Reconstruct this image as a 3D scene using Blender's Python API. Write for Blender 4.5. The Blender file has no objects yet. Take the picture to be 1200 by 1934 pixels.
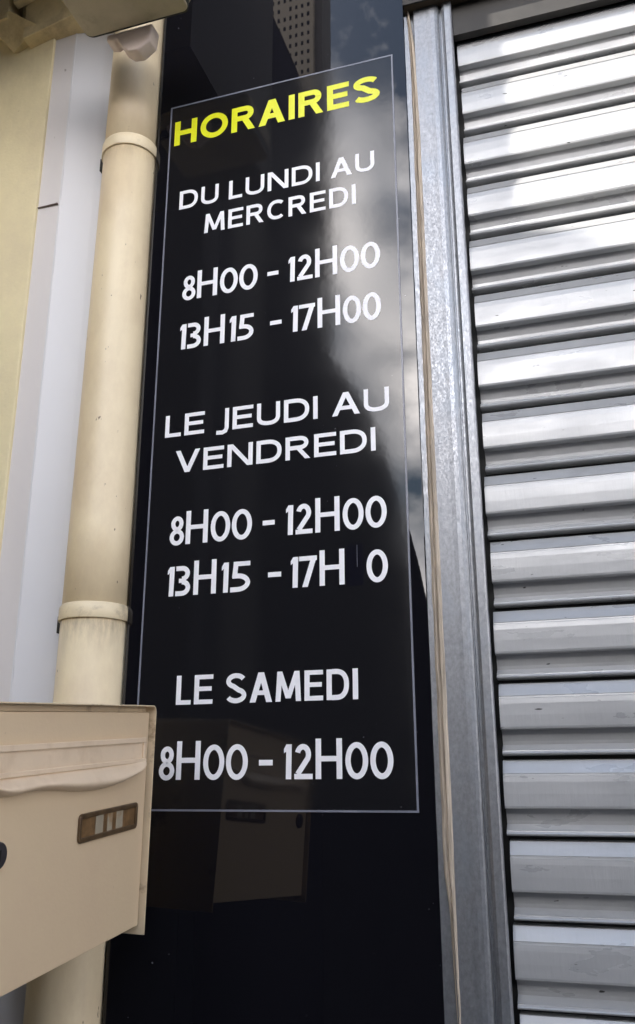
import bpy, bmesh, math, random
from mathutils import Vector, Matrix, noise
R = math.radians
random.seed(4)
sc = bpy.context.scene
COL = sc.collection

# ------------------------------------------------------------------ camera
cam_d = bpy.data.cameras.new('camera')
cam = bpy.data.objects.new('camera', cam_d); COL.objects.link(cam)
cam_d.sensor_fit = 'VERTICAL'; cam_d.sensor_height = 24.0
cam_d.lens = 1659.3 / 1934 * 24.0
cam_d.clip_start = 0.02; cam_d.clip_end = 2000
_p, _y, _r = 0.3026, 0.3015, -0.0029
fwd = Vector((-math.sin(_y) * math.cos(_p), math.cos(_y) * math.cos(_p), math.sin(_p)))
rt = Vector((math.cos(_y), math.sin(_y), 0)); up = rt.cross(fwd)
r2 = math.cos(_r) * rt + math.sin(_r) * up; u2 = -math.sin(_r) * rt + math.cos(_r) * up
M = Matrix((r2, u2, -fwd)).transposed().to_4x4(); M.translation = Vector((0.6285, -1.1520, 1.4996))
cam.matrix_world = M
sc.camera = cam

# ------------------------------------------------------------------ sun, sky, exposure
SUN_EL, SUN_AZ = 45.0, 45.0          # degrees; azimuth to the left of the wall's outward normal
sdir = Vector((-math.sin(R(SUN_AZ)) * math.cos(R(SUN_EL)), -math.cos(R(SUN_AZ)) * math.cos(R(SUN_EL)), math.sin(R(SUN_EL))))
sl = bpy.data.lights.new('sun', 'SUN'); sl.energy = 5.0; sl.angle = R(0.5); sl.color = (1.0, 0.95, 0.87)
so = bpy.data.objects.new('sun', sl); COL.objects.link(so)
so.rotation_euler = (-sdir).to_track_quat('-Z', 'Y').to_euler()

w = bpy.data.worlds.new('World'); sc.world = w; w.use_nodes = True
nt = w.node_tree; N = nt.nodes; L = nt.links; N.clear()
wo = N.new('ShaderNodeOutputWorld'); bg = N.new('ShaderNodeBackground'); bg.inputs[1].default_value = 0.15
sky = N.new('ShaderNodeTexSky'); sky.sky_type = 'NISHITA'; sky.sun_disc = False
sky.sun_elevation = R(SUN_EL); sky.sun_rotation = math.atan2(sdir.x, sdir.y)
sky.air_density = 1.5; sky.dust_density = 0.7; sky.ozone_density = 2.2
tc = N.new('ShaderNodeTexCoord')
mp = N.new('ShaderNodeMapping'); mp.inputs['Location'].default_value = (6, 6, 1); mp.inputs['Scale'].default_value = (1, 1, 1.35)
nz = N.new('ShaderNodeTexNoise'); nz.inputs['Scale'].default_value = 4.2; nz.inputs['Detail'].default_value = 7; nz.inputs['Roughness'].default_value = 0.55
cr = N.new('ShaderNodeValToRGB'); cr.color_ramp.elements[0].position = 0.47; cr.color_ramp.elements[1].position = 0.63
nz2 = N.new('ShaderNodeTexNoise'); nz2.inputs['Scale'].default_value = 8; nz2.inputs['Detail'].default_value = 5
cr2 = N.new('ShaderNodeValToRGB'); cr2.color_ramp.elements[0].position = 0.3; cr2.color_ramp.elements[1].position = 0.7
cr2.color_ramp.elements[0].color = (8, 8.5, 9.8, 1); cr2.color_ramp.elements[1].color = (42, 39.5, 38, 1)
mx = N.new('ShaderNodeMixRGB')
L.new(tc.outputs['Generated'], mp.inputs[0]); L.new(mp.outputs[0], nz.inputs['Vector']); L.new(mp.outputs[0], nz2.inputs['Vector'])
sx = N.new('ShaderNodeSeparateXYZ'); L.new(tc.outputs['Generated'], sx.inputs[0])
lay = N.new('ShaderNodeMath'); lay.operation = 'MULTIPLY_ADD'; lay.inputs[1].default_value = -0.50; lay.inputs[2].default_value = 0.262   # fewer clouds overhead, more towards the horizon
L.new(sx.outputs['Z'], lay.inputs[0])
ad = N.new('ShaderNodeMath'); ad.operation = 'ADD'; L.new(nz.outputs['Fac'], ad.inputs[0]); L.new(lay.outputs[0], ad.inputs[1])
L.new(ad.outputs[0], cr.inputs[0]); L.new(nz2.outputs['Fac'], cr2.inputs[0])
L.new(cr.outputs[0], mx.inputs[0]); L.new(sky.outputs[0], mx.inputs[1]); L.new(cr2.outputs[0], mx.inputs[2])
vd_ = N.new('ShaderNodeVectorMath'); vd_.operation = 'DOT_PRODUCT'; vd_.inputs[1].default_value = sdir; L.new(tc.outputs['Generated'], vd_.inputs[0])
mr = N.new('ShaderNodeMapRange'); mr.interpolation_type = 'SMOOTHSTEP'; mr.inputs[1].default_value = -0.2; mr.inputs[2].default_value = 1.0; mr.inputs[3].default_value = 0.55; mr.inputs[4].default_value = 1.9   # clouds glow more towards the sun
L.new(vd_.outputs['Value'], mr.inputs[0])
sc_ = N.new('ShaderNodeVectorMath'); sc_.operation = 'SCALE'; L.new(cr2.outputs[0], sc_.inputs[0]); L.new(mr.outputs[0], sc_.inputs['Scale']); L.new(sc_.outputs[0], mx.inputs[2])
L.new(mx.outputs[0], bg.inputs[0]); L.new(bg.outputs[0], wo.inputs[0])

sc.view_settings.view_transform = 'Standard'; sc.view_settings.look = 'None'
sc.view_settings.exposure = 0.82; sc.view_settings.gamma = 1; sc.view_settings.use_curve_mapping = False

# ------------------------------------------------------------------ materials
def mat(name, col, rough=0.5, metal=0.0, var=0.0, vscale=8, dark=None, dscale=3, dpos=(0.55, 0.75), stretch=(1, 1, 1),
        bump=0.0, bscale=80, ior=1.5, rvar=0.0, spots=None, spec=0.5, bstretch=None, coat=0.0, perobj=False):
    m = bpy.data.materials.new(name); m.use_nodes = True
    n = m.node_tree.nodes; l = m.node_tree.links
    b = n['Principled BSDF']
    b.inputs['Roughness'].default_value = rough; b.inputs['Metallic'].default_value = metal
    b.inputs['IOR'].default_value = ior; b.inputs['Specular IOR Level'].default_value = spec
    b.inputs['Coat Weight'].default_value = coat; b.inputs['Coat Roughness'].default_value = 0.1
    t = n.new('ShaderNodeTexCoord'); g = n.new('ShaderNodeMapping'); g.inputs['Scale'].default_value = stretch
    l.new(t.outputs['Object'], g.inputs[0])
    if perobj:                                              # shift the pattern from one copy to the next
        oi = n.new('ShaderNodeObjectInfo'); va = n.new('ShaderNodeVectorMath'); va.operation = 'ADD'
        ml = n.new('ShaderNodeVectorMath'); ml.operation = 'SCALE'; ml.inputs[0].default_value = (17, 5, 11); l.new(oi.outputs['Random'], ml.inputs['Scale'])
        l.new(t.outputs['Object'], va.inputs[0]); l.new(ml.outputs[0], va.inputs[1]); l.new(va.outputs[0], g.inputs[0])
    src = va.outputs[0] if perobj else t.outputs['Object']
    cur = None
    if var > 0:
        a = n.new('ShaderNodeTexNoise'); a.inputs['Scale'].default_value = vscale; a.inputs['Detail'].default_value = 8; a.inputs['Roughness'].default_value = 0.65
        l.new(g.outputs[0], a.inputs['Vector'])
        r = n.new('ShaderNodeValToRGB'); r.color_ramp.elements[0].position = 0.3; r.color_ramp.elements[1].position = 0.7
        r.color_ramp.elements[0].color = tuple(c * (1 - var) for c in col) + (1,)
        r.color_ramp.elements[1].color = tuple(min(1, c * (1 + var)) for c in col) + (1,)
        l.new(a.outputs['Fac'], r.inputs[0]); cur = r.outputs[0]
    if dark is not None:
        a = n.new('ShaderNodeTexNoise'); a.inputs['Scale'].default_value = dscale; a.inputs['Detail'].default_value = 10; a.inputs['Roughness'].default_value = 0.7
        l.new(g.outputs[0], a.inputs['Vector'])
        r = n.new('ShaderNodeMapRange'); r.inputs[1].default_value = dpos[0]; r.inputs[2].default_value = dpos[1]
        l.new(a.outputs['Fac'], r.inputs[0])
        x = n.new('ShaderNodeMixRGB'); l.new(r.outputs[0], x.inputs[0]); x.inputs[2].default_value = (*dark, 1)
        if cur: l.new(cur, x.inputs[1])
        else: x.inputs[1].default_value = (*col, 1)
        cur = x.outputs[0]
    if spots is not None:                                   # small specks: (colour, scale, threshold)
        a = n.new('ShaderNodeTexNoise'); a.inputs['Scale'].default_value = spots[1]; a.inputs['Detail'].default_value = 2
        l.new(g.outputs[0], a.inputs['Vector'])
        r = n.new('ShaderNodeMapRange'); r.inputs[1].default_value = spots[2]; r.inputs[2].default_value = spots[2] + 0.03
        l.new(a.outputs['Fac'], r.inputs[0])
        x = n.new('ShaderNodeMixRGB'); l.new(r.outputs[0], x.inputs[0]); x.inputs[2].default_value = (*spots[0], 1)
        if cur: l.new(cur, x.inputs[1])
        else: x.inputs[1].default_value = (*col, 1)
        cur = x.outputs[0]
    if cur: l.new(cur, b.inputs['Base Color'])
    else: b.inputs['Base Color'].default_value = (*col, 1)
    if rvar > 0:
        a = n.new('ShaderNodeTexNoise'); a.inputs['Scale'].default_value = vscale * 2.3; a.inputs['Detail'].default_value = 6
        l.new(g.outputs[0], a.inputs['Vector'])
        r = n.new('ShaderNodeMapRange'); r.inputs[1].default_value = 0.3; r.inputs[2].default_value = 0.7
        r.inputs[3].default_value = max(0, rough - rvar); r.inputs[4].default_value = rough + rvar
        l.new(a.outputs['Fac'], r.inputs[0]); l.new(r.outputs[0], b.inputs['Roughness'])
    if bump > 0:
        a = n.new('ShaderNodeTexNoise'); a.inputs['Scale'].default_value = bscale; a.inputs['Detail'].default_value = 6
        if bstretch:
            g2 = n.new('ShaderNodeMapping'); g2.inputs['Scale'].default_value = bstretch; l.new(src, g2.inputs[0]); l.new(g2.outputs[0], a.inputs['Vector'])
        else: l.new(g.outputs[0], a.inputs['Vector'])
        k = n.new('ShaderNodeBump'); k.inputs['Strength'].default_value = bump; k.inputs['Distance'].default_value = 0.002
        l.new(a.outputs['Fac'], k.inputs['Height']); l.new(k.outputs[0], b.inputs['Normal'])
    return m

MT = dict(
    board=mat('black_gloss_board', (0.005, 0.005, 0.0075), 0.012, ior=1.52, bump=0.012, bscale=9, spots=((0.25, 0.25, 0.27), 160, 0.79)),
    vinyl=mat('black_vinyl', (0.009, 0.009, 0.011), 0.075, ior=1.50, bump=0.015, bscale=70, rvar=0.02, vscale=5, spots=((0.2, 0.2, 0.22), 170, 0.785)),
    white=mat('white_vinyl', (0.90, 0.90, 0.94), 0.35, var=0.03, vscale=20),
    yellow=mat('yellow_vinyl', (0.80, 0.82, 0.02), 0.30, var=0.04, vscale=20),
    line=mat('grey_line', (0.20, 0.21, 0.26), 0.3, var=0.25, vscale=12),
    patch=mat('bare_patch', (0.006, 0.006, 0.011), 0.03, ior=1.6),
    alu=mat('shutter_metal', (0.44, 0.445, 0.45), 0.33, metal=0.27, spec=0.3, var=0.10, vscale=9, stretch=(0.5, 1, 1.6), rvar=0.10, perobj=True,
            dark=(0.22, 0.22, 0.22), dscale=16, dpos=(0.58, 1.15), bump=0.16, bscale=26, bstretch=(8, 1, 1.2), spots=((0.05, 0.05, 0.045), 85, 0.745)),
    galva=mat('galvanised_steel', (0.275, 0.285, 0.305), 0.40, metal=0.72, var=0.20, vscale=150, stretch=(1.3, 1.3, 0.8), rvar=0.12,
              dark=(0.26, 0.29, 0.33), dscale=9, dpos=(0.5, 0.75), bump=0.09, bscale=190),
    foam=mat('raw_beige_strip', (0.46, 0.39, 0.31), 0.85, var=0.45, vscale=30, stretch=(9, 9, 0.5), bump=0.8, bscale=40, bstretch=(9, 9, 0.6)),
    steel=mat('dark_painted_steel', (0.028, 0.025, 0.022), 0.5, metal=0.2, var=0.3, vscale=14, dark=(0.09, 0.06, 0.04), dscale=8, bump=0.2, bscale=60),
    rusty=mat('brown_stained_steel', (0.085, 0.065, 0.045), 0.6, metal=0.2, var=0.3, vscale=25, dark=(0.03, 0.025, 0.02), dscale=30, bump=0.3, bscale=60),
    pipe=mat('cream_pvc', (0.80, 0.68, 0.47), 0.42, var=0.10, vscale=5, stretch=(1, 1, 0.5), dark=(0.60, 0.47, 0.32), dscale=6, dpos=(0.45, 0.8),
             bump=0.08, bscale=120, spots=((0.20, 0.14, 0.09), 110, 0.725)),
    collar=mat('cream_pvc_collar', (0.78, 0.67, 0.47), 0.45, var=0.10, vscale=14, dark=(0.30, 0.24, 0.16), dscale=22, dpos=(0.55, 0.8), bump=0.15, bscale=120),
    trim=mat('pale_lacquered_trim', (0.66, 0.66, 0.68), 0.40, var=0.03, vscale=5, stretch=(1, 1, 0.4), spots=((0.25, 0.23, 0.20), 45, 0.76), bump=0.03, bscale=60),
    trim2=mat('pale_trim_return', (0.64, 0.61, 0.60), 0.5, var=0.05, vscale=5, stretch=(1, 1, 0.4), spots=((0.25, 0.23, 0.20), 45, 0.76), bump=0.05, bscale=60),
    render=mat('yellow_render', (0.76, 0.67, 0.43), 0.85, var=0.08, vscale=4, dark=(0.64, 0.55, 0.38), dscale=5, dpos=(0.45, 0.8), bump=0.22, bscale=180,
               spots=((0.12, 0.09, 0.05), 48, 0.745)),
    ledge=mat('stained_ochre_paint', (0.66, 0.54, 0.31), 0.7, var=0.22, vscale=14, dark=(0.34, 0.25, 0.15), dscale=12, dpos=(0.52, 0.75), bump=0.5, bscale=60),
    lampbox=mat('weathered_grey_plastic', (0.47, 0.41, 0.29), 0.6, var=0.12, vscale=18, dark=(0.30, 0.24, 0.16), dscale=14, dpos=(0.55, 0.8), bump=0.15, bscale=150),
    foot=mat('pale_pink_plastic', (0.78, 0.66, 0.60), 0.5, var=0.08, vscale=20),
    rubber=mat('black_rubber', (0.012, 0.012, 0.010), 0.6, var=0.3, vscale=30),
    box=mat('beige_enamel', (0.74, 0.58, 0.39), 0.38, var=0.05, vscale=5, dark=(0.63, 0.475, 0.33), dscale=5, dpos=(0.4, 0.8), bump=0.08, bscale=220,
            spots=((0.50, 0.38, 0.27), 75, 0.755)),
    casing=mat('aged_cream_enamel', (0.70, 0.57, 0.39), 0.4, var=0.08, vscale=12, dark=(0.17, 0.09, 0.04), dscale=16, dpos=(0.56, 0.72), bump=0.08, bscale=200),
    flap=mat('cream_moulded_plastic', (0.80, 0.64, 0.47), 0.36, var=0.06, vscale=10, dark=(0.62, 0.46, 0.31), dscale=14, dpos=(0.5, 0.8), bump=0.06, bscale=150),
    brass=mat('tarnished_frame', (0.13, 0.085, 0.045), 0.35, metal=0.3, var=0.4, vscale=45, dark=(0.20, 0.12, 0.08), dscale=30),
    paper=mat('faded_name_card', (0.36, 0.31, 0.23), 0.6, var=0.12, vscale=30, dark=(0.28, 0.15, 0.05), dscale=28, dpos=(0.5, 0.7)),
    card2=mat('rust_brown_card', (0.17, 0.10, 0.045), 0.4, var=0.5, vscale=60),
    lock=mat('dull_lock_metal', (0.10, 0.09, 0.10), 0.4, metal=0.7, var=0.3, vscale=40),
    asphalt=mat('asphalt', (0.05, 0.05, 0.052), 0.9, var=0.3, vscale=30, bump=0.5, bscale=90),
    concrete=mat('concrete', (0.13, 0.125, 0.12), 0.85, var=0.15, vscale=6, bump=0.3, bscale=60),
    curb=mat('granite_kerb', (0.32, 0.31, 0.30), 0.8, var=0.2, vscale=50),
    wall=mat('grey_render', (0.30, 0.28, 0.25), 0.9, var=0.1, vscale=3, bump=0.3, bscale=60),
    dwall=mat('dark_cladding', (0.030, 0.030, 0.040), 0.8, var=0.2, vscale=1.5, stretch=(1, 1, 0.3), bump=0.2, bscale=20),
    dstrip=mat('grey_cladding', (0.16, 0.155, 0.15), 0.8, var=0.15, vscale=2, stretch=(1, 1, 0.2)),
    slate=mat('slate', (0.035, 0.035, 0.04), 0.7, var=0.3, vscale=6, bump=0.4, bscale=20),
    tower=mat('tan_concrete', (0.50, 0.44, 0.36), 0.9, var=0.08, vscale=0.3),
    glass=mat('dark_window', (0.02, 0.02, 0.025), 0.2),
    crack=mat('dark_crack', (0.22, 0.18, 0.16), 0.9, var=0.2),
)

def tint_band(m, z0, z1, col, amt, scale=(60, 60, 14)):
    """a band of another colour between heights z0 (fades out) and z1 (strongest), broken up by noise"""
    n = m.node_tree.nodes; l = m.node_tree.links; b = n['Principled BSDF']; old = b.inputs['Base Color'].links[0].from_socket
    t = n.new('ShaderNodeTexCoord'); sp = n.new('ShaderNodeSeparateXYZ'); l.new(t.outputs['Object'], sp.inputs[0])
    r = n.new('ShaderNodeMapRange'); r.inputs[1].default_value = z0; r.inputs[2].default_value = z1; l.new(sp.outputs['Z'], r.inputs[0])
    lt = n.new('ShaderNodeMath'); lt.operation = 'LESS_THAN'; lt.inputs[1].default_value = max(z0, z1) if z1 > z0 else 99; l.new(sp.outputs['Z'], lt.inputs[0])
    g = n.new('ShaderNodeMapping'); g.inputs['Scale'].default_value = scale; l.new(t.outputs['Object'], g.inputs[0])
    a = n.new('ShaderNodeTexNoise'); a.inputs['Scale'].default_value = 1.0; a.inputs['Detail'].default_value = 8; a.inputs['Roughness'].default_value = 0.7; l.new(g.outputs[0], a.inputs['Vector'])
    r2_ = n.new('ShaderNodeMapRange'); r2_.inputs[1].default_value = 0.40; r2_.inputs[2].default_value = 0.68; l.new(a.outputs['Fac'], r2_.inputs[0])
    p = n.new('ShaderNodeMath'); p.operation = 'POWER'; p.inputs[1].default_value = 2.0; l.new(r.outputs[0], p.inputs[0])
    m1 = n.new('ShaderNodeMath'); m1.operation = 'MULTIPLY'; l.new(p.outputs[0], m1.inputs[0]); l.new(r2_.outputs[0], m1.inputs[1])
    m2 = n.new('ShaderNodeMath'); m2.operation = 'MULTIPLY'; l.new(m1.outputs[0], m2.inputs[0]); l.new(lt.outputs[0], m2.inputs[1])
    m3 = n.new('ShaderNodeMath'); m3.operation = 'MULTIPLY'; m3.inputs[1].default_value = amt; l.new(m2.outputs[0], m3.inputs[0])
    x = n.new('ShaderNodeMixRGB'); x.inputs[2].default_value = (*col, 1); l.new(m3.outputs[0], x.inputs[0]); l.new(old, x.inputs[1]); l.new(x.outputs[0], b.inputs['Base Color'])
tint_band(MT['pipe'], 1.668, 1.7352, (0.13, 0.10, 0.07), 0.85)  # old dirt under the lower collar
tint_band(MT['pipe'], 2.516, 2.5642, (0.20, 0.14, 0.08), 0.5)  # old dirt under the upper collar
tint_band(MT['pipe'], 1.3, 3.2, (0.50, 0.36, 0.20), 0.30, (22, 22, 1.2))  # pipe browner towards the top, broken into streaks
tint_band(MT['render'], 2.2, 2.95, (0.33, 0.25, 0.12), 0.5, (9, 9, 4))  # wall browner towards the top, in blotches

# ------------------------------------------------------------------ helpers
def empty(name, loc, label, cat, group=None, matrix=None):
    o = bpy.data.objects.new(name, None); COL.objects.link(o)
    if matrix is not None: o.matrix_world = matrix
    else: o.location = loc
    o.empty_display_size = 0.05
    o['label'] = label; o['category'] = cat
    if group: o['group'] = group
    bpy.context.view_layer.update()
    return o

def obj(name, bm, m, parent=None, smooth=False, bevel=0, seg=2, label=None, loc=None, world=True):
    """one mesh object; bm is in world coordinates (world=True) or in the parent's space"""
    me = bpy.data.meshes.new(name)
    bmesh.ops.recalc_face_normals(bm, faces=bm.faces[:])
    bm.to_mesh(me); bm.free()
    o = bpy.data.objects.new(name, me); COL.objects.link(o)
    me.materials.append(MT[m] if isinstance(m, str) else m)
    if smooth:
        for p in me.polygons: p.use_smooth = True
    if parent is not None:
        o.parent = parent
        if world: o.matrix_parent_inverse = root_inv(parent)
    if loc is not None: o.location = loc
    if bevel:
        b = o.modifiers.new('bevel', 'BEVEL'); b.width = bevel; b.segments = seg; b.limit_method = 'ANGLE'; b.angle_limit = R(35)
        b.harden_normals = False
    if label: o['label'] = label
    return o

def root_inv(p):
    m = p.matrix_basis.copy(); q_ = p
    while q_.parent:
        m = q_.parent.matrix_basis @ q_.matrix_parent_inverse @ m; q_ = q_.parent
    return m.inverted()

def tag(o, label=None, cat=None, kind=None, group=None):
    if label: o['label'] = label
    if cat: o['category'] = cat
    if kind: o['kind'] = kind
    if group: o['group'] = group
    return o

def box(bm, x0, x1, y0, y1, z0, z1):
    v = [bm.verts.new((x, y, z)) for x in (x0, x1) for y in (y0, y1) for z in (z0, z1)]
    for f in ((0, 1, 3, 2), (4, 6, 7, 5), (0, 4, 5, 1), (2, 3, 7, 6), (0, 2, 6, 4), (1, 5, 7, 3)): bm.faces.new([v[i] for i in f])
    return bm
def B(*a): return box(bmesh.new(), *a)

def prism(bm, pts, a0, a1, f):
    """close polygon pts (u,v) swept from a0 to a1; f(u,v,a)->xyz"""
    A = [bm.verts.new(f(u, v, a0)) for u, v in pts]; C = [bm.verts.new(f(u, v, a1)) for u, v in pts]
    bm.faces.new(A); bm.faces.new(C[::-1])
    for i in range(len(pts)):
        j = (i + 1) % len(pts); bm.faces.new((A[i], C[i], C[j], A[j]))
    return bm

def sweep(bm, prof, a0, a1, f, n=1):
    """open profile swept as a sheet in n steps"""
    rows = [[bm.verts.new(f(u, v, a0 + (a1 - a0) * k / n)) for u, v in prof] for k in range(n + 1)]
    for k in range(n):
        for i in range(len(prof) - 1): bm.faces.new((rows[k][i], rows[k][i + 1], rows[k + 1][i + 1], rows[k + 1][i]))
    return bm

# ------------------------------------------------------------------ setting: ground and pavement
tag(obj('ground', B(-400, 400, -400, 30, -0.30, -0.124), 'concrete'), kind='structure')
tag(obj('road', B(-60, 60, -3.6, -1.6, -0.122, -0.12), 'asphalt'), kind='structure')
pav = tag(obj('pavement', B(-60, 60, -1.45, 0.3, -0.12, 0.0), 'concrete'), kind='structure')
tag(obj('kerb', B(-60, 60, -1.6, -1.452, -0.12, 0.004), 'curb', bevel=0.01), kind='structure')

# ------------------------------------------------------------------ the black fascia board with its opening hours
sign = empty('opening_hours_sign', (0.2, 0.0, 0.9), 'tall glossy black board with yellow HORAIRES and white opening hours right of the cream downpipe', 'sign')
bm = bmesh.new()
sweepx = [(-0.030, 0.012), (-0.030, 0.0), (0.4225, 0.0), (0.4225, 0.012)]
prism(bm, [(-0.0275, 0.002), (0.4238, 0.002), (0.4238, 0.014), (-0.0275, 0.014)], 0.35, 3.05, lambda u, v, a: (u, v, a))
obj('board', bm, 'board', sign, bevel=0.0012)
# vinyl sheet with its thin border line, standing 0.4 mm proud
bm = B(0.0, 0.4, 0.0012, 0.002, 1.47, 2.659)
vin = obj('vinyl_sheet', bm, 'vinyl', sign)
bm = bmesh.new()
t = 0.0026
for a in ((-t, 0.0, 1.47 - t, 2.659 + t), (0.4, 0.4 + t, 1.47 - t, 2.659 + t), (0.0, 0.4, 1.47 - t, 1.47), (0.0, 0.4, 2.659, 2.659 + t)):
    box(bm, a[0], a[1], 0.0008, 0.0019, a[2], a[3])
obj('border_line', bm, 'line', sign)

# ---- lettering: every glyph drawn as strokes in a unit-high cell
def off_ribbon(pts, w, closed):
    n = len(pts); out = []
    for i, p in enumerate(pts):
        p = Vector(p)
        a = Vector(pts[(i - 1) % n]) if (closed or i > 0) else None
        b = Vector(pts[(i + 1) % n]) if (closed or i < n - 1) else None
        d1 = (p - a).normalized() if a is not None else (b - p).normalized()
        d2 = (b - p).normalized() if b is not None else d1
        n1 = Vector((-d1.y, d1.x)); n2 = Vector((-d2.y, d2.x)); m_ = n1 + n2
        m_ = m_ / max(0.3, m_.dot(n1)) if m_.length > 1e-6 else n1
        out.append((p + m_ * w / 2, p - m_ * w / 2))
    q = []
    for i in range(n if closed else n - 1):
        j = (i + 1) % n; q.append([out[i][0], out[j][0], out[j][1], out[i][1]])
    return q
def para(x0, z0, x1, z1, wh): return [[Vector((x0, z0)), Vector((x0 + wh, z0)), Vector((x1 + wh, z1)), Vector((x1, z1))]]
def rect(x0, z0, x1, z1): return [[Vector((x0, z0)), Vector((x1, z0)), Vector((x1, z1)), Vector((x0, z1))]]
def arc(cx, cz, rx, rz, a0, a1, n=16, e=1.0):
    o = []
    for k in range(n + 1):
        a = R(a0 + (a1 - a0) * k / n); c, s = math.cos(a), math.sin(a)
        o.append((cx + rx * math.copysign(abs(c) ** e, c), cz + rz * math.copysign(abs(s) ** e, s)))
    return o
def glyph(ch, W, w, wt, h=1.0):
    """strokes (list of quads): W width, w stem width, wt horizontal stroke thickness, h height"""
    s = []; m_ = (w + wt) / 2
    if ch == 'H': s = rect(0, 0, w, h) + rect(W - w, 0, W, h) + rect(w, h * .5 - wt / 2, W - w, h * .5 + wt / 2)
    elif ch == 'I': s = rect(0, 0, w, h)
    elif ch == 'L': s = rect(0, 0, w, h) + rect(w, 0, W, wt)
    elif ch == 'E': s = rect(0, 0, w, h) + rect(w, 0, W, wt) + rect(w, h - wt, W, h) + rect(w, h * .52 - wt / 2, W * .93, h * .52 + wt / 2)
    elif ch == 'U':
        p = [(w / 2, h)] + arc(W / 2, h * .36, W / 2 - w / 2, h * .36 - wt / 2, 180, 360, 18, .85) + [(W - w / 2, h)]
        s = off_ribbon(p, m_, False)
    elif ch == 'J':
        p = [(W - w / 2, h), (W - w / 2, h * .12), (W - w * .8, -h * .02), (W - w * 1.5, -h * .08), (0, -h * .06)]
        s = off_ribbon(p, m_, False)
    elif ch == 'D':
        p = [(w, h - wt / 2)] + arc(W * .42, h / 2, W * .58 - w / 2, h / 2 - wt / 2, 90, -90, 20, .85) + [(w, wt / 2)]
        s = rect(0, 0, w, h) + off_ribbon(p, m_, False)
    elif ch == 'R':
        hz = h * .42
        p = [(w, h - wt / 2)] + arc(W * .55, (h + hz) / 2, W * .38 - w / 2, (h - hz) / 2 - wt / 2, 90, -90, 14, .9) + [(w, hz + wt / 2)]
        s = rect(0, 0, w, h) + off_ribbon(p, m_, False) + para(W - w * 1.15, 0, W * .42, hz + wt * .3, w * 1.15)
    elif ch == 'A':
        t_ = W * .5 - w * .58
        s = para(0, 0, t_, h, w * 1.16) + para(W - w * 1.16, 0, t_, h, w * 1.16) + rect(W * .5 * .3 + w * .8, h * .24, W - W * .5 * .3 - w * .8, h * .24 + wt)
    elif ch == 'V': s = para(W / 2 - w * .58, 0, 0, h, w * 1.16) + para(W / 2 - w * .58, 0, W - w * 1.16, h, w * 1.16)
    elif ch == 'N': s = rect(0, 0, w, h) + rect(W - w, 0, W, h) + para(W - w * 1.25, 0, 0, h, w * 1.25)
    elif ch == 'M':
        a_ = W * .06
        s = para(0, 0, a_, h, w) + para(W - w, 0, W - w - a_, h, w) + para(W / 2 - w * .5, h * .10, a_, h, w) + para(W / 2 - w * .5, h * .10, W - w - a_, h, w)
    elif ch == 'C': s = off_ribbon(arc(W * .54, h / 2, W * .54 - w / 2, h / 2 - wt / 2, 48, 312, 26, .92), m_, False)
    elif ch == 'S':
        p = arc(W * .50, h * .735, W * .47 - w / 2, h * .265 - wt / 2, 25, 215, 14, .95) + arc(W * .5, h * .265, W * .5 - w / 2, h * .265 - wt / 2, 60, -155, 16, .95)
        # join the two bowls through the spine
        up_ = arc(W * .50, h * .74, W * .48 - w / 2, h * .26 - wt / 2, 22, 250, 16); lo = arc(W * .5, h * .26, W * .5 - w / 2, h * .26 - wt / 2, 70, -158, 16)
        s = off_ribbon(up_ + lo, m_, False)
    elif ch in 'O0': s = off_ribbon(arc(W / 2, h / 2, W / 2 - w / 2, h / 2 - wt / 2, 0, 360 - 360 / 40, 39), m_, True)
    elif ch == '8':
        s = off_ribbon(arc(W / 2, h * .27, W / 2 - w / 2, h * .28 - wt / 2, 0, 348, 29), m_ * .94, True) + off_ribbon(arc(W / 2, h * .74, W * .43 - w / 2, h * .265 - wt / 2, 0, 348, 29), m_ * .94, True)
    elif ch == '1': s = para(W - w, 0, W - w * .92, h, w) + [[Vector((0, h * .74)), Vector((0, h * .87)), Vector((W - w * .9, h)), Vector((W - w * .9, h * .80))]]
    elif ch == '2':
        p = arc(W * .47, h * .70, W * .45 - w / 2, h * .30 - wt / 2, 165, -30, 16) + [(w * .62, wt * .95)]
        s = off_ribbon(p, m_, False) + rect(0.0, 0, W, wt)
    elif ch == '3':
        s = off_ribbon([(0, h - wt / 2)] + arc(W * .42, h * .745, W * .53 - w / 2, h * .255 - wt / 2, 90, -90, 12) , m_, False) + off_ribbon(arc(W * .42, h * .27, W * .58 - w / 2, h * .27 - wt / 2, 90, -90, 12) + [(0, wt / 2)], m_, False) + rect(W * .22, h * .5 - wt * .45, W * .45, h * .5 + wt * .5)
    elif ch == '5':
        s = rect(W * .14, h - wt, W * .96, h) + para(W * .08, h * .48, W * .14, h - wt * .5, w) + off_ribbon([(W * .1, h * .60 - wt / 2)] + arc(W * .35, h * .30, W * .62 - w / 2, h * .30 - wt / 2, 90, -90, 14) + [(0, wt / 2)], m_, False)
    elif ch == '7': s = rect(0, h - wt, W, h) + para(W * .18, 0, W - w * 1.05, h - wt * .2, w * 1.05)
    elif ch == '-': s = rect(0, h * .40, W, h * .40 + wt)
    return s

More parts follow.
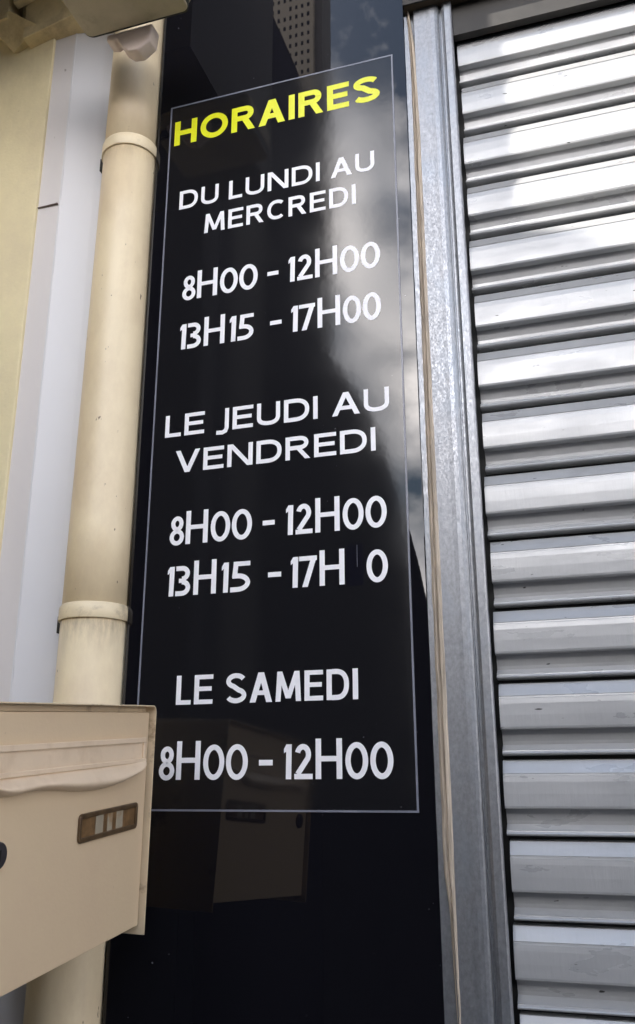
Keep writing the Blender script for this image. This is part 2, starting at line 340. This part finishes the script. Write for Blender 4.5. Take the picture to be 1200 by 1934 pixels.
KIND = lambda c: 'digit' if c.isdigit() else ('hyphen' if c == '-' else 'letter')
def put_glyph(ch, x, z, W, w, wt, H, h, m, parent, flare=0.0):
    bm = bmesh.new()
    for k, q in enumerate(glyph(ch, W / H, w / H, wt / H, h)):
        y = 0.00095 - 0.00002 * (k % 9)
        vs = [bm.verts.new((x + p.x * H + flare * random.uniform(-1, 1) * 0, y, z + p.y * H)) for p in q]
        bm.faces.new(vs)
    bmesh.ops.remove_doubles(bm, verts=bm.verts[:], dist=1e-6)
    o = obj(KIND(ch), bm, m, parent)
    for f in o.data.polygons:
        pass
    return o
UW = dict(H=.92, O=1.12, R=.94, A=1.02, I=.2, E=.82, S=.98, D=.98, U=.92, L=.66, N=1.0, M=1.14, C=.96, J=.50, V=1.0)
def word(txt, x0, x1, z, H, w, wt, m, parent, gap=.16, slope=0.0):
    tot = sum((w / H if c == 'I' else UW[c]) for c in txt); ni = txt.count('I')
    # widths scale, stems keep their weight
    avail = (x1 - x0) / H - ni * w / H - gap * (len(txt) - 1); k = avail / (tot - ni * w / H)
    x = x0
    for c in txt:
        W = w if c == 'I' else UW[c] * k * H
        put_glyph(c, x, z, W, w, wt, H, 1.0, m, parent); x += W + gap * H

def text_line(label):
    o = bpy.data.objects.new('text_line', None); COL.objects.link(o); o.parent = sign; o.matrix_parent_inverse = root_inv(sign)
    o['label'] = label; o.empty_display_size = 0.02; return o

tl = text_line('yellow heading reading HORAIRES')
word('HORAIRES', 0.0072, 0.3795, 2.5765, 0.0510, 0.0108, 0.0102, 'yellow', tl, gap=.13)
tl = text_line('white words DU LUNDI AU')
for t_, a, b in (('DU', 0.0235, 0.0963), ('LUNDI', 0.1151, 0.2755), ('AU', 0.2944, 0.3672)): word(t_, a, b, 2.4416, 0.0366, 0.0066, 0.0060, 'white', tl)
tl = text_line('white word MERCREDI')
word('MERCREDI', 0.0723, 0.3355, 2.3845, 0.0370, 0.0066, 0.0060, 'white', tl)
tl = text_line('white words LE JEUDI AU')
for t_, a, b in (('LE', 0.0193, 0.0864), ('JEUDI', 0.107, 0.2707), ('AU', 0.293, 0.3801)): word(t_, a, b, 2.0222, 0.0370, 0.0071, 0.0062, 'white', tl)
tl = text_line('white word VENDREDI')
word('VENDREDI', 0.0396, 0.3582, 1.9611, 0.0365, 0.0071, 0.0062, 'white', tl)
tl = text_line('white words LE SAMEDI')
for t_, a, b in (('LE', 0.0586, 0.1152), ('SAMEDI', 0.1343, 0.3261)): word(t_, a, b, 1.6102, 0.0408, 0.0074, 0.0062, 'white', tl, gap=.12)

def hours(label, z, H, xs):
    tl_ = text_line(label)
    w_, wt_ = 0.0077, 0.0068
    for ch, a, b in xs:
        hh = dict(H=1.0).get(ch, .90 if ch == '0' else .87)
        zz = z - (0.0003 if ch in '08' else 0)
        put_glyph(ch, a, zz, b - a, w_ if ch != '-' else b - a, wt_ if ch != '-' else 0.0072, H, hh, 'white', tl_)
def rel(x0, spec): return [(c, x0 + a, x0 + b) for c, a, b in spec]
AM1 = [('8', 0, .0245), ('H', .0268, .0628), ('0', .0672, .0990), ('0', .1010, .1335)]
PM1 = [('1', 0, .0105), ('2', .0148, .0405), ('H', .0445, .0810), ('0', .0852, .1165), ('0', .1188, .1500)]
A13 = [('1', 0, .0105), ('3', .0135, .0375), ('H', .0425, .0785), ('1', .0870, .0975), ('5', .1010, .1290)]
P17 = [('1', 0, .0105), ('7', .0125, .0390), ('H', .0430, .0795), ('0', .0835, .1130), ('0', .1150, .1440)]
hours('upper white times 8H00 - 12H00 under MERCREDI', 2.2627, 0.0518, rel(.0370, AM1) + [('-', .1869, .2058)] + rel(.2226, PM1))
hours('upper white times 13H15 - 17H00', 2.1731, 0.0520, rel(.0370, A13) + [('-', .1927, .2121)] + rel(.2279, P17))
hours('white times 8H00 - 12H00 under VENDREDI', 1.8458, 0.0518, rel(.0358, AM1) + [('-', .1858, .2047)] + rel(.2220, PM1))
hours('white times 13H15 - 17H 0 with one zero missing', 1.7676, 0.0515, rel(.0362, [(c, a, b * 1.03) if c == '5' else (c, a, b) for c, a, b in A13]) + [('-', .1953, .2154)] + rel(.2298, P17[:3]) + [('0', .3407, .3716)])
hours('lowest white times 8H00 - 12H00', 1.5086, 0.0516, rel(.0368, AM1) + [('-', .1862, .2060)] + rel(.2218, PM1))
# dark patch where the zero has come off, with the scratch it left
obj('peeled_patch', B(0.3120, 0.3365, 0.0010, 0.00125, 1.764, 1.8245), 'patch', sign, label='dark patch where a zero has come off')
obj('scratch', B(0.32750, 0.32795, 0.00090, 0.0011, 1.7913, 1.8226), 'line', sign)

# ------------------------------------------------------------------ shutter guide rail
rail = empty('shutter_guide_rail', (0.46, 0.0, 0.0), 'galvanised steel guide rail with beige strip between black board and roller shutter', 'rail')
def edge_wob(z, s, a): return a * (noise.noise(Vector((s, 0, z * 22))) + .5 * noise.noise(Vector((s, 3, z * 70))))
bm = bmesh.new()
nz_ = 260
rows = []
for k in range(nz_ + 1):
    z = 0.0 + 2.735 * k / nz_
    prof = [(.4240 + edge_wob(z, 5, .0006), .012), (.4240 + edge_wob(z, 5, .0006), .0035), (.4440, .0035)]
    rows.append([bm.verts.new((u, v, z)) for u, v in prof])
for k in range(nz_):
    for i in range(2): bm.faces.new((rows[k][i], rows[k][i + 1], rows[k + 1][i + 1], rows[k + 1][i]))
obj('flange', bm, 'galva', rail)
bm = bmesh.new()
prof = [(.4400, .0045), (.4405, -.0035), (.4420, -.0050), (.4640, -.0058), (.4700, -.0062), (.4760, -.0058), (.4800, -.0040), (.4825, -.0020)]
sweep(bm, prof, 0, 2.735, lambda u, v, a: (u, v, a), 60)
obj('channel', bm, 'galva', rail, smooth=False)
bm = bmesh.new()
prof = [(.4826, .0005), (.4842, .0010), (.4846, .0030), (.4875, .0032), (.4880, -.0030), (.4888, -.0038), (.4898, -.0040), (.4902, -.0052), (.4925, -.0062), (.5020, -.0064), (.5040, -.0050), (.5042, .0060)]
sweep(bm, prof, 0, 2.735, lambda u, v, a: (u, v, a), 60)
obj('lip', bm, 'galva', rail)
# beige strip: a rough ribbon of expanded filler, tapering at both ends
bm = bmesh.new(); rows = []
n_ = 420
for k in range(n_ + 1):
    z = 0.9 + 1.835 * k / n_
    # left and right edge of the strip along the height
    def lerp(tab, z):
        for (z0, v0), (z1, v1) in zip(tab, tab[1:]):
            if z <= z1: return v0 + (v1 - v0) * (z - z0) / (z1 - z0)
        return tab[-1][1]
    lft = lerp([(.9, .4405), (1.23, .4400), (1.36, .4360), (1.40, .4315), (1.8, .4318), (2.4, .4325), (2.62, .4330), (2.74, .4300)], z) + edge_wob(z, 1, .0009)
    rgt = lerp([(.9, .4440), (1.23, .4445), (1.5, .4455), (2.0, .4445), (2.5, .4440), (2.66, .4405), (2.74, .4330)], z) + edge_wob(z, 2, .0006)
    y0 = -.0062
    pr_ = [(lft - .0008, .0034), (lft, y0 * .3), (lft + (rgt - lft) * .22, y0 * .75 + edge_wob(z, 7, .0008)), (lft + (rgt - lft) * .42, y0 * .35 + edge_wob(z, 9, .0010)),
           (lft + (rgt - lft) * .60, y0 * 1.1 + edge_wob(z, 11, .0008)), (lft + (rgt - lft) * .85, y0 * 1.05), (rgt, y0 * .8), (rgt + .0006, -.0030)]
    rows.append([bm.verts.new((u, v, z)) for u, v in pr_])
for k in range(n_):
    for i in range(7): bm.faces.new((rows[k][i], rows[k][i + 1], rows[k + 1][i + 1], rows[k + 1][i]))
obj('filler_strip', bm, 'foam', rail, label='rough beige filler strip along the rail')

# ------------------------------------------------------------------ roller shutter: one child per slat
sh = empty('roller_shutter', (1.5, 0.02, 0.0), 'closed horizontal slatted metal roller shutter beside the black sign board', 'shutter')
P = 0.09596
def slat_bm():
    # (fraction down the pitch, depth into the wall)
    pr_ = [(-0.004, .0215), (0.018, .0195), (.030, .0098), (.195, .0012), (.203, .0020), (.220, .0018), (.232, .0000), (.30, -.0006), (.45, -.0008), (.60, -.0004), (.628, .0004), (.634, .0022),
           (.636, .0120), (.70, .0148), (.78, .0168), (.826, .0172), (.838, .0150), (.896, .0060), (.904, .0062), (.914, .0060), (.925, .0036), (.938, .0028), (.952, .0032), (.964, .0055), (.968, .0215), (.992, .0225)]
    bm = bmesh.new()
    sweep(bm, [(f * P, d) for f, d in pr_], 0.0, 2.2, lambda u, v, a: (a, v, -u), 1)
    # folded end: turn the rim back so the slat has an edge
    sweep(bm, [(f * P, d) for f, d in pr_ if .2 < f < .63], -0.0005, 0.0, lambda u, v, a: (0.0 if a == 0 else .0004, v + (0 if a == 0 else .006), -u), 1)
    return bm
zs0 = 2.5886 + P
first = None
for i in range(28):
    z = zs0 - i * P
    if z < 0.03: break
    if first is None:
        bm = slat_bm(); first = obj('slat', bm, 'alu', sh, world=False); s = first
        first.data.polygons.foreach_set('use_smooth', [False] * len(first.data.polygons))
    else:
        s = first.copy(); COL.objects.link(s)
    s.parent = sh; s.location = (0.5068 + random.uniform(-.0006, .0014) - 1.5 + (.0022 if i % 2 else 0), random.uniform(-.0004, .0004), z)
    s.rotation_euler = (random.uniform(-.008, .008), random.uniform(-.0004, .0004), 0)
obj('backing', B(0.49, 2.73, 0.040, 0.044, 0.0, 2.75), 'rubber', sh)

# second rail at the far end of the shutter and the steel lintel above
r3 = empty('shutter_guide_rail', (2.73, 0, 0), 'galvanised steel guide rail at the far end of the roller shutter, out of the picture', 'rail')
obj('channel', B(2.70, 2.78, -.006, .03, 0.0, 2.73), 'galva', r3)
lin = empty('lintel', (1.6, 0, 2.74), 'dark steel angle lintel across the top of the roller shutter', 'lintel')
obj('angle_flange', B(0.4272, 3.0, -.0182, .045, 2.7355, 2.7415), 'rusty', lin)
obj('angle_web', B(0.4272, 3.0, -.0215, -.0184, 2.7340, 2.84), 'steel', lin)
obj('head_panel', B(0.5046, 2.70, .004, .018, 2.672, 2.7350), 'steel', lin)
obj('fascia', B(0.4272, 3.0, -.0180, -.006, 2.7420, 3.05), 'board', lin, label='black fascia above the shutter')

# the facade wall behind everything
tag(obj('facade_wall', B(-0.247, 3.6, 0.060, 0.30, 0.0, 6.0), 'wall'), 'grey rendered facade behind the black board, pipe and shutter', 'wall')

ev = empty('shade_eave', (2, -.2, 3.40), 'unseen eave added above the shutter to darken its slats, out of the picture', 'eave')  # unseen, added to block the overhead sky from the slats
obj('shade_panel', B(0.30, 4.2, -.50, .06, 3.42, 3.44), 'steel', ev)
obj('fascia', B(0.30, 4.2, -.525, -.502, 3.40, 3.58), 'steel', ev)
# ------------------------------------------------------------------ downpipe
pipe = empty('downpipe', (-0.050, -0.045, 0.0), 'cream round plastic downpipe with two socket collars left of the black sign', 'downpipe')
cam2 = Vector((0.6285, -1.1520))
PX, PY = -0.0811, 0.0
vd = (Vector((PX, PY)) - cam2).normalized(); perp = Vector((vd.y, -vd.x))       # towards the right of the view
def ring(bm, z, r, shift, n=56):
    c = Vector((PX, PY)) + Vector((1, 0)) * shift
    return [bm.verts.new((c.x + r * math.cos(2 * math.pi * k / n), c.y + r * math.sin(2 * math.pi * k / n), z)) for k in range(n)]
def tube(rings):
    bm = bmesh.new(); R_ = [ring(bm, *a) for a in rings]; n = len(R_[0])
    for A, C in zip(R_, R_[1:]):
        for i in range(n): bm.faces.new((A[i], A[(i + 1) % n], C[(i + 1) % n], C[i]))
    bm.faces.new(R_[0][::-1]); bm.faces.new(R_[-1])
    return bm
def rad(z):   # the lower lengths have the larger bore
    r = .0516 - (z - 1.3) * .0041
    return r, (.0497 - r) * 1.0
def seg(z0, z1, d=0.0, n=6):
    return [(z0 + (z1 - z0) * k / n, rad(z0 + (z1 - z0) * k / n)[0] + d, rad(z0 + (z1 - z0) * k / n)[1]) for k in range(n + 1)]
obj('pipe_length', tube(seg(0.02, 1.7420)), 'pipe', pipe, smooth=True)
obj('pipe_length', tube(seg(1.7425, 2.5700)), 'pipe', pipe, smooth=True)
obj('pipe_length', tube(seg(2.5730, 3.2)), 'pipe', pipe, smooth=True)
for zc, hgt in ((1.7350, .0215), (2.5640, .0225)):
    r0, s0 = rad(zc)
    z1 = zc + hgt
    rr = [(zc, r0 - .004, s0), (zc, r0 + .0030, s0), (zc + .0008, r0 + .0036, s0), (z1 - .004, r0 + .0034, s0), (z1 - .001, r0 + .0026, s0), (z1 + .0004, r0 + .0016, s0), (z1 + .002, r0 + .0006, s0), (z1 + .003, r0 - .001, s0)]
    c = obj('collar', tube(rr), 'collar', pipe, smooth=True)
    e = c.modifiers.new('edge', 'EDGE_SPLIT'); e.split_angle = R(40)
    # clip fixing the pipe to the wall, dark against the trim
    k = PX + s0 - r0
    obj('pipe_clip', B(k - .0090, k + .012, -.010, .03, zc - .014, zc + .012), 'rubber', pipe, bevel=.001)

# ------------------------------------------------------------------ folded pale trim left of the pipe
trim = empty('corner_trim', (-0.20, 0, 0), 'folded pale blue-grey cladding strip between the yellow wall and the cream downpipe', 'cladding')
CX, CY = -0.2075, -0.012
bm = bmesh.new()
sweep(bm, [(CX + .0006, CY), (-.155, .0100), (-.100, .0400), (-.060, .0560), (-.045, .0562)], 0.0, 3.1, lambda u, v, a: (u, v, a), 20)
obj('face_panel', bm, 'trim', trim)
bm = bmesh.new()
for z0, z1 in ((0.0, 2.4925), (2.4930, 3.1)):
    prism(bm, [(-.2620, -.019), (CX, CY - .0002), (CX + .0002, CY + .002), (-.2600, .020)], z0, z1, lambda u, v, a: (u - .0022 * (a - 1.9) * 0, v, a))
obj('return_panel', bm, 'trim2', trim)
bm = bmesh.new()
prism(bm, [(CX - .0014, CY - .0012), (CX + .0010, CY - .0008), (CX + .0014, CY + .0008), (CX - .001, CY + .0006)], 0.0, 3.1, lambda u, v, a: (u, v, a))
obj('edge_bead', bm, 'trim', trim)
# a dark crack with its blob across the return
bm = bmesh.new()
pts = [(-.2475, 2.4912), (-.232, 2.4926), (-.218, 2.4944), (-.2105, 2.4952)]
for (a, b), (c, d) in zip(pts, pts[1:]):
    prism(bm, [(a, b - .0002), (c, d - .0003), (c, d + .0003), (a, b + .0002)], -.0165, -.0215, lambda u, v, q: (u, q + (u + .25) * .10, v))
box(bm, -.2130, -.2096, -.0175, -.0140, 2.4942, 2.4962)
obj('crack', bm, 'crack', trim)

# ------------------------------------------------------------------ yellow neighbour wall
yw = tag(obj('neighbour_wall', B(-3.2, -.2485, -.0235, .30, 0.0, 3.2), 'render', bevel=.002), 'yellow ochre rendered wall at the far left beside the pale trim', 'wall')

# stained ochre ledge at the top left, with its pointed bracket
led = empty('ledge', (-0.2, -0.05, 2.86), 'stained ochre painted ledge with a pointed bracket at the top of the yellow wall', 'ledge')
# outlines in the wall plane (x, z), swept outwards
def slab(name, pts, y0, y1, bev=.0015):
    return obj(name, prism(bmesh.new(), pts, y0, y1, lambda u, v, a: (u, a, v)), 'ledge', led, bevel=bev)
A_, B_ = (-.262, 2.8690), (-.120, 2.9000)
slab('moulding', [(-.300, 2.8600), A_, B_, (-.120, 3.05), (-.300, 3.05)], .03, -.0500)
slab('lip', [(-.318, 2.9360), (-.120, 2.9800), (-.120, 3.06), (-.318, 3.06)], -.0502, -.066)
slab('moulding', [(-.60, 2.8650), (-.3290, 2.9080), (-.3290, 3.06), (-.60, 3.06)], .03, -.0640)
bm = bmesh.new()
tip = bm.verts.new((-.333, -.0300, 2.8560)); q4 = [bm.verts.new(c) for c in ((-.375, -.0630, 2.9080), (-.325, -.0660, 2.9200), (-.268, -.0500, 2.8840), (-.300, .0, 2.8700), (-.36, .0, 2.89))]
for i in range(5): bm.faces.new((tip, q4[i], q4[(i + 1) % 5]))
bm.faces.new(q4[::-1]); obj('bracket', bm, 'ledge', led, bevel=.001)

# ------------------------------------------------------------------ weathered housing over the pipe
hz_ = 2.7215
lamp = empty('wall_lamp', (0.0, -0.2, hz_), 'weathered grey-beige flat lamp housing with a black gasket above the downpipe', 'lamp')
def rrect(x0, x1, y0, y1, r, n=6):
    o = []
    for cx, cy, a0 in ((x1 - r, y1 - r, 0), (x0 + r, y1 - r, 90), (x0 + r, y0 + r, 180), (x1 - r, y0 + r, 270)):
        for k in range(n + 1):
            a = R(a0 + 90 * k / n); o.append((cx + r * math.cos(a), cy + r * math.sin(a)))
    return o
LX0, LX1, LY0, LY1 = -.0985, .0925, -.25, -.1290
obj('lens_tray', prism(bmesh.new(), rrect(LX0, LX1, LY0, LY1, .012), hz_, hz_ + .014, lambda u, v, a: (u, v, a)), 'lampbox', lamp, bevel=.002)
obj('gasket', prism(bmesh.new(), rrect(LX0 - .0005, LX1 + .0005, LY0 - .001, LY1 + .0045, .013), hz_ + .003, hz_ + .019, lambda u, v, a: (u, v, a)), 'rubber', lamp)
obj('housing', prism(bmesh.new(), rrect(LX0 - .002, LX1 + .002, LY0 - .002, LY1 + .008, .015), hz_ + .0195, hz_ + .06, lambda u, v, a: (u, v, a)), 'lampbox', lamp, bevel=.004)
bm = bmesh.new()
prism(bm, [(-.066, 2.7115), (-.052, 2.7075), (-.046, 2.7115), (-.034, 2.6890), (-.022, 2.6780), (-.004, 2.6750), (.018, 2.6900), (.021, 2.7240), (-.066, 2.7240)], -.1235, -.0960, lambda u, v, a: (u, a, v))
obj('mounting_foot', bm, 'foot', lamp, smooth=True, bevel=.0075, seg=6)

# ------------------------------------------------------------------ letter box, hung edge-on in front of the pipe, sagging a little
hv = Vector((-.062, .9955, .0725)).normalized(); vv = Vector((.041, -.070, .997)); vv = (vv - hv * vv.dot(hv)).normalized()
nv = hv.cross(vv).normalized()                      # out of the door
TRp = Vector((.6285, -1.152, 1.4996)) + (Vector((.0715, -.100, 1.592)) - Vector((.6285, -1.152, 1.4996))) * .978
MM = Matrix((hv, vv, nv)).transposed().to_4x4(); MM.translation = TRp
lb = empty('letter_box', None, 'beige metal letter box with cream flap and tarnished name plate, before the cream downpipe', 'letter box', matrix=MM)
def LB(name, bm, m, parent=None, **k): return obj(name, bm, m, parent or lb, world=(parent is not None and False), **k)
DW, DH = .352, .2514
# door: thin pan with folded edges
door = LB('door', B(-DW, 0, -DH, 0, -.012, 0), 'box', bevel=.0012)
# casing: open sleeve round the door
def sleeve(bm, outer, th, a0, a1):
    cx = sum(p[0] for p in outer) / len(outer)
    n = len(outer); inner = []
    for i, p in enumerate(outer):
        a, b = Vector(outer[i - 1]), Vector(outer[(i + 1) % n]); t_ = (b - a).normalized(); inner.append(Vector(p) + Vector((-t_.y, t_.x)) * th)
    V = lambda pts, a: [bm.verts.new((p[0], p[1], a)) for p in pts]
    O0, O1, I0, I1 = V(outer, a0), V(outer, a1), V(inner, a0), V(inner, a1)
    for i in range(n):
        j = (i + 1) % n
        bm.faces.new((O0[i], O0[j], O1[j], O1[i])); bm.faces.new((I0[i], I1[i], I1[j], I0[j])); bm.faces.new((O1[i], O1[j], I1[j], I1[i])); bm.faces.new((O0[i], I0[i], I0[j], O0[j]))
    return bm
def hood(th, a0, a1):
    x0, x1, y0, y1, rr = -DW - .0055, .0058, -DH - .0112, .0088, .009
    o = [(x1, y0)] + [(x1 - rr + rr * math.cos(R(a)), y1 - rr + rr * math.sin(R(a))) for a in range(0, 91, 15)] + [(x0 + rr + rr * math.cos(R(a)), y1 - rr + rr * math.sin(R(a))) for a in range(90, 181, 15)] + [(x0, y0)]
    ri = rr - th
    i_ = [(x1 - th, y0)] + [(x1 - rr + ri * math.cos(R(a)), y1 - rr + ri * math.sin(R(a))) for a in range(0, 91, 15)] + [(x0 + rr + ri * math.cos(R(a)), y1 - rr + ri * math.sin(R(a))) for a in range(90, 181, 15)] + [(x0 + th, y0)]
    bm = bmesh.new(); V = lambda pts, a: [bm.verts.new((p[0], p[1], a)) for p in pts]
    O0, O1, I0, I1 = V(o, a0), V(o, a1), V(i_, a0), V(i_, a1)
    for i in range(len(o) - 1):
        j = i + 1
        bm.faces.new((O0[i], O0[j], O1[j], O1[i])); bm.faces.new((I0[i], I1[i], I1[j], I0[j])); bm.faces.new((O1[i], O1[j], I1[j], I1[i])); bm.faces.new((O0[i], I0[i], I0[j], O0[j]))
    for i in (0, len(o) - 1): bm.faces.new((O0[i], O1[i], I1[i], I0[i]))
    return bm
LB('casing', hood(.0016, -.255, .0072), 'casing', bevel=.0005)
LB('bottom_panel', B(-DW - .003, .003, -DH + .0, -DH + .002, -.254, -.014), 'casing')
LB('back_panel', B(-DW - .003, .003, -DH - .008, .006, -.2585, -.2555), 'casing')
LB('inner_stop', B(-DW, .0035, .0005, .0068, -.020, -.006), 'casing')
# the slot flap: a framed plate above a wavy moulded lip
flap = LB('letter_flap', B(-.337, -.0152, -.0640, -.0305, .0002, .0022), 'flap', bevel=.0006)
bm = bmesh.new()
def fr(x0, x1, y0, y1, a, z0, z1):
    box(bm, x0, x1, y1 - a, y1, z0, z1); box(bm, x0, x1, y0, y0 + a * .8, z0, z1)
    box(bm, x0, x0 + a * .8, y0 + a * .8, y1 - a, z0, z1); box(bm, x1 - a * .8, x1, y0 + a * .8, y1 - a, z0, z1)
fr(-.337, -.0152, -.0600, -.0303, .0062, .0022, .0046)
o = LB('frame', bm, 'flap', flap, bevel=.0009)
# lip: cross-section bulging out, bottom edge waving
bm = bmesh.new(); rows = []
nu, nvv = 90, 10
tab = [(-.340, -.0690), (-.322, -.0752), (-.300, -.0768), (-.265, -.0752), (-.225, -.0775), (-.19, -.0812), (-.150, -.0838), (-.115, -.0838), (-.080, -.0812), (-.045, -.0745), (-.022, -.0668), (-.0075, -.0580)]
def cub(x):
    for i in range(len(tab) - 1):
        if x <= tab[i + 1][0]:
            t_ = (x - tab[i][0]) / (tab[i + 1][0] - tab[i][0]); p = [tab[max(0, min(len(tab) - 1, i + j))][1] for j in (-1, 0, 1, 2)]
            return .5 * (2 * p[1] + (-p[0] + p[2]) * t_ + (2 * p[0] - 5 * p[1] + 4 * p[2] - p[3]) * t_ ** 2 + (-p[0] + 3 * p[1] - 3 * p[2] + p[3]) * t_ ** 3)
    return tab[-1][1]
for i in range(nu + 1):
    x = -.340 + (.3325) * i / nu
    yt = -.0555 + .0035 * (x + .0075) / -.33 * -1; yb = cub(x); row = []
    for j in range(nvv + 1):
        f = j / nvv
        dpt = .0014 + .0125 * math.sin(math.pi * min(1, f * 1.02) ** 1.9) ** .8 * min(1, (abs(yb - yt)) / .016)
        # shallow scoop on the right half
        sc_ = math.exp(-((x + .075) / .045) ** 2) * math.exp(-((f - .45) / .17) ** 2)
        row.append(bm.verts.new((x, yt + (yb - yt) * f, dpt - .0042 * sc_)))
    row.append(bm.verts.new((x, yb + .0004, 0.0)))
    rows.append(row)
for i in range(nu):
    for j in range(nvv + 1): bm.faces.new((rows[i][j], rows[i][j + 1], rows[i + 1][j + 1], rows[i + 1][j]))
LB('lip', bm, 'flap', flap, smooth=True)
# name plate, 143 x 30 mm, tilted a hair
npz = LB('name_plate', bmesh.new(), 'brass')
bpy.data.objects.remove(npz)
bm = sleeve(bmesh.new(), rrect(-.1672, -.0236, -.1368, -.1065, .0058), .0054, .0003, .0030)
npl = LB('name_plate', bm, 'brass', bevel=.0010)
LB('card_window', B(-.1635, -.0275, -.1328, -.1108, .0002, .0008), 'card2', npl)
bm = bmesh.new()
for a, b in ((-.128, -.110), (-.100, -.088), (-.078, -.061)): box(bm, a, b, -.1312, -.1120, .0008, .0011)
LB('name_card', bm, 'paper', npl, label='faded pale strips of the name card')
# lock
bm = bmesh.new(); bmesh.ops.create_cone(bm, cap_ends=True, segments=32, radius1=.0125, radius2=.0115, depth=.005, matrix=Matrix.Translation((-.3155, -.127, .0025)))
lk = LB('lock', bm, 'lock', bevel=.0008)
LB('keyhole', B(-.3165, -.3145, -.132, -.122, .0048, .0054), 'rubber', lk)

# gate post that carries the letter box (out of the picture on the left)
tag(obj('gate_post', B(-.52, -.190, -.56, -.10, 0, 1.30), 'dwall', bevel=.01), 'low dark rendered post carrying the beige letter box, below the picture at left', 'post')

# ------------------------------------------------------------------ the street seen in the gloss, plus unseen shapes added for shade
shade_bay = empty('sun_blocking_bay', (-2, -.3, 0), 'unseen bay added at the left to keep the sun off the shop front', 'house')  # unseen, added to block sun and sky from the left side
obj('wall', B(-3.2, .58 - .62, -.600, -.13, 2.94, 6.0), 'dstrip', shade_bay)
obj('wall', B(-3.2, -.74, -.585, -.0240, 0, 2.939), 'render', shade_bay)
caster = empty('shadow_slab', (-4, -1.8, 0), 'unseen upright slab added to cast shade over the lower shutter, out of the picture', 'house')
# outline (x,z) of the added shadow caster, worked back from its shade edge, Y -1.35 .. -1.55
k_ = 1.45; sx_ = math.tan(R(SUN_AZ)); sz_ = math.tan(R(SUN_EL)) / math.cos(R(SUN_AZ))
shadow = [(-3.0, 2.56), (.50, 2.375), (.585, 2.335), (.640, 2.308), (.6866, 2.280), (.72, 2.250), (.745, 2.215), (.80, 2.10), (.83, 2.0)]
out = [(x - sx_ * k_, z + sz_ * k_) for x, z in shadow]
prism(bm := bmesh.new(), [(out[0][0], -.12)] + out + [(out[-1][0], -.12)], -k_, -k_ - .12, lambda u, v, a: (u, a, v))
obj('wall', bm, 'dwall', caster)

oh = empty('opposite_house', (-3, -4.5, 0), 'dark house with steep roof across the street, reflected in the black board', 'house')
prof = [(-9, -.12), (-.951, -.12), (-.951, 6.19), (-1.134, 6.78), (-1.408, 7.58), (-1.7, 7.64), (-9, 7.64)]
obj('wall', prism(bmesh.new(), prof, -4.0, -7.0, lambda u, v, a: (u + .40 * (a + 4.0), a, v)), 'dwall', oh)
obj('pale_strip', B(-1.60, -1.36, -3.99, -3.96, 2.0, 7.7), 'dstrip', oh)
obj('drainpipe', B(-2.12, -2.04, -3.99, -3.93, 0, 7.5), 'dstrip', oh)
for x in (-3.6, -2.75):
    for z in (0.9, 3.6):
        wn = obj('window', B(x, x + .5, -3.99, -3.95, z, z + 1.2), 'dstrip', oh); obj('pane', B(x + .05, x + .45, -3.949, -3.94, z + .05, z + 1.15), 'glass', wn)
mh = empty('mansard_house', (1, -4.5, 0), 'low dark house with curved slate roof reflected at right in the black board', 'house')
prof = [(-.95, -.12), (-.95, 4.36), (-.82, 4.22), (-.609, 3.84), (-.495, 3.48), (-.418, 3.19), (-.332, 2.81), (-.26, 2.40), (-.20, -.12)]
obj('wall', prism(bmesh.new(), prof, -4.0, -5.6, lambda u, v, a: (u + .36 * (a + 4.0), a, v)), 'slate', mh)
ga = empty('shade_block', (4, -4.5, 0), 'dark workshop added across the street to darken shutter reflections, out of the picture', 'workshop')  # added so the slats mirror something dark low down
obj('wall', B(-.195, 9, -6.0, -4.05, -.12, 3.1), 'dwall', ga)
prism(bm := bmesh.new(), [(-3.95, 3.1), (-6.1, 3.1), (-6.1, 3.9)], -.19, 9.1, lambda u, v, a: (a, u, v + .002)); obj('roof', bm, 'slate', ga)

tw = empty('tower_block', (-38, -112, 0), 'distant tan tower block with rows of small windows reflected atop the black board', 'tower')
tx0, tx1 = -42.6, -34.5
obj('facade_slab', B(tx0, tx1, -118, -110, -.1, 140), 'tower', tw)
obj('shaded_side', B(tx1 + .02, tx1 + 1.35, -116, -111, -.1, 143), 'dstrip', tw)  # darker grey stands in for the shaded side face of the tower
wn = None; cnt = 0
zf = 60.0; row = 0
while zf < 137:
    for c in range(7):
        if c in (2,) and row % 3 == 1: continue
        x = tx0 + .7 + c * 1.06
        if wn is None: wn = obj('window', B(0, .42, -.06, .01, 0, .8), 'glass', tw, world=False); s = wn
        else: s = wn.copy(); COL.objects.link(s)
        s.parent = tw; s.location = (x + 38, -109.98 + 112, zf); cnt += 1
    zf += 2.0; row += 1
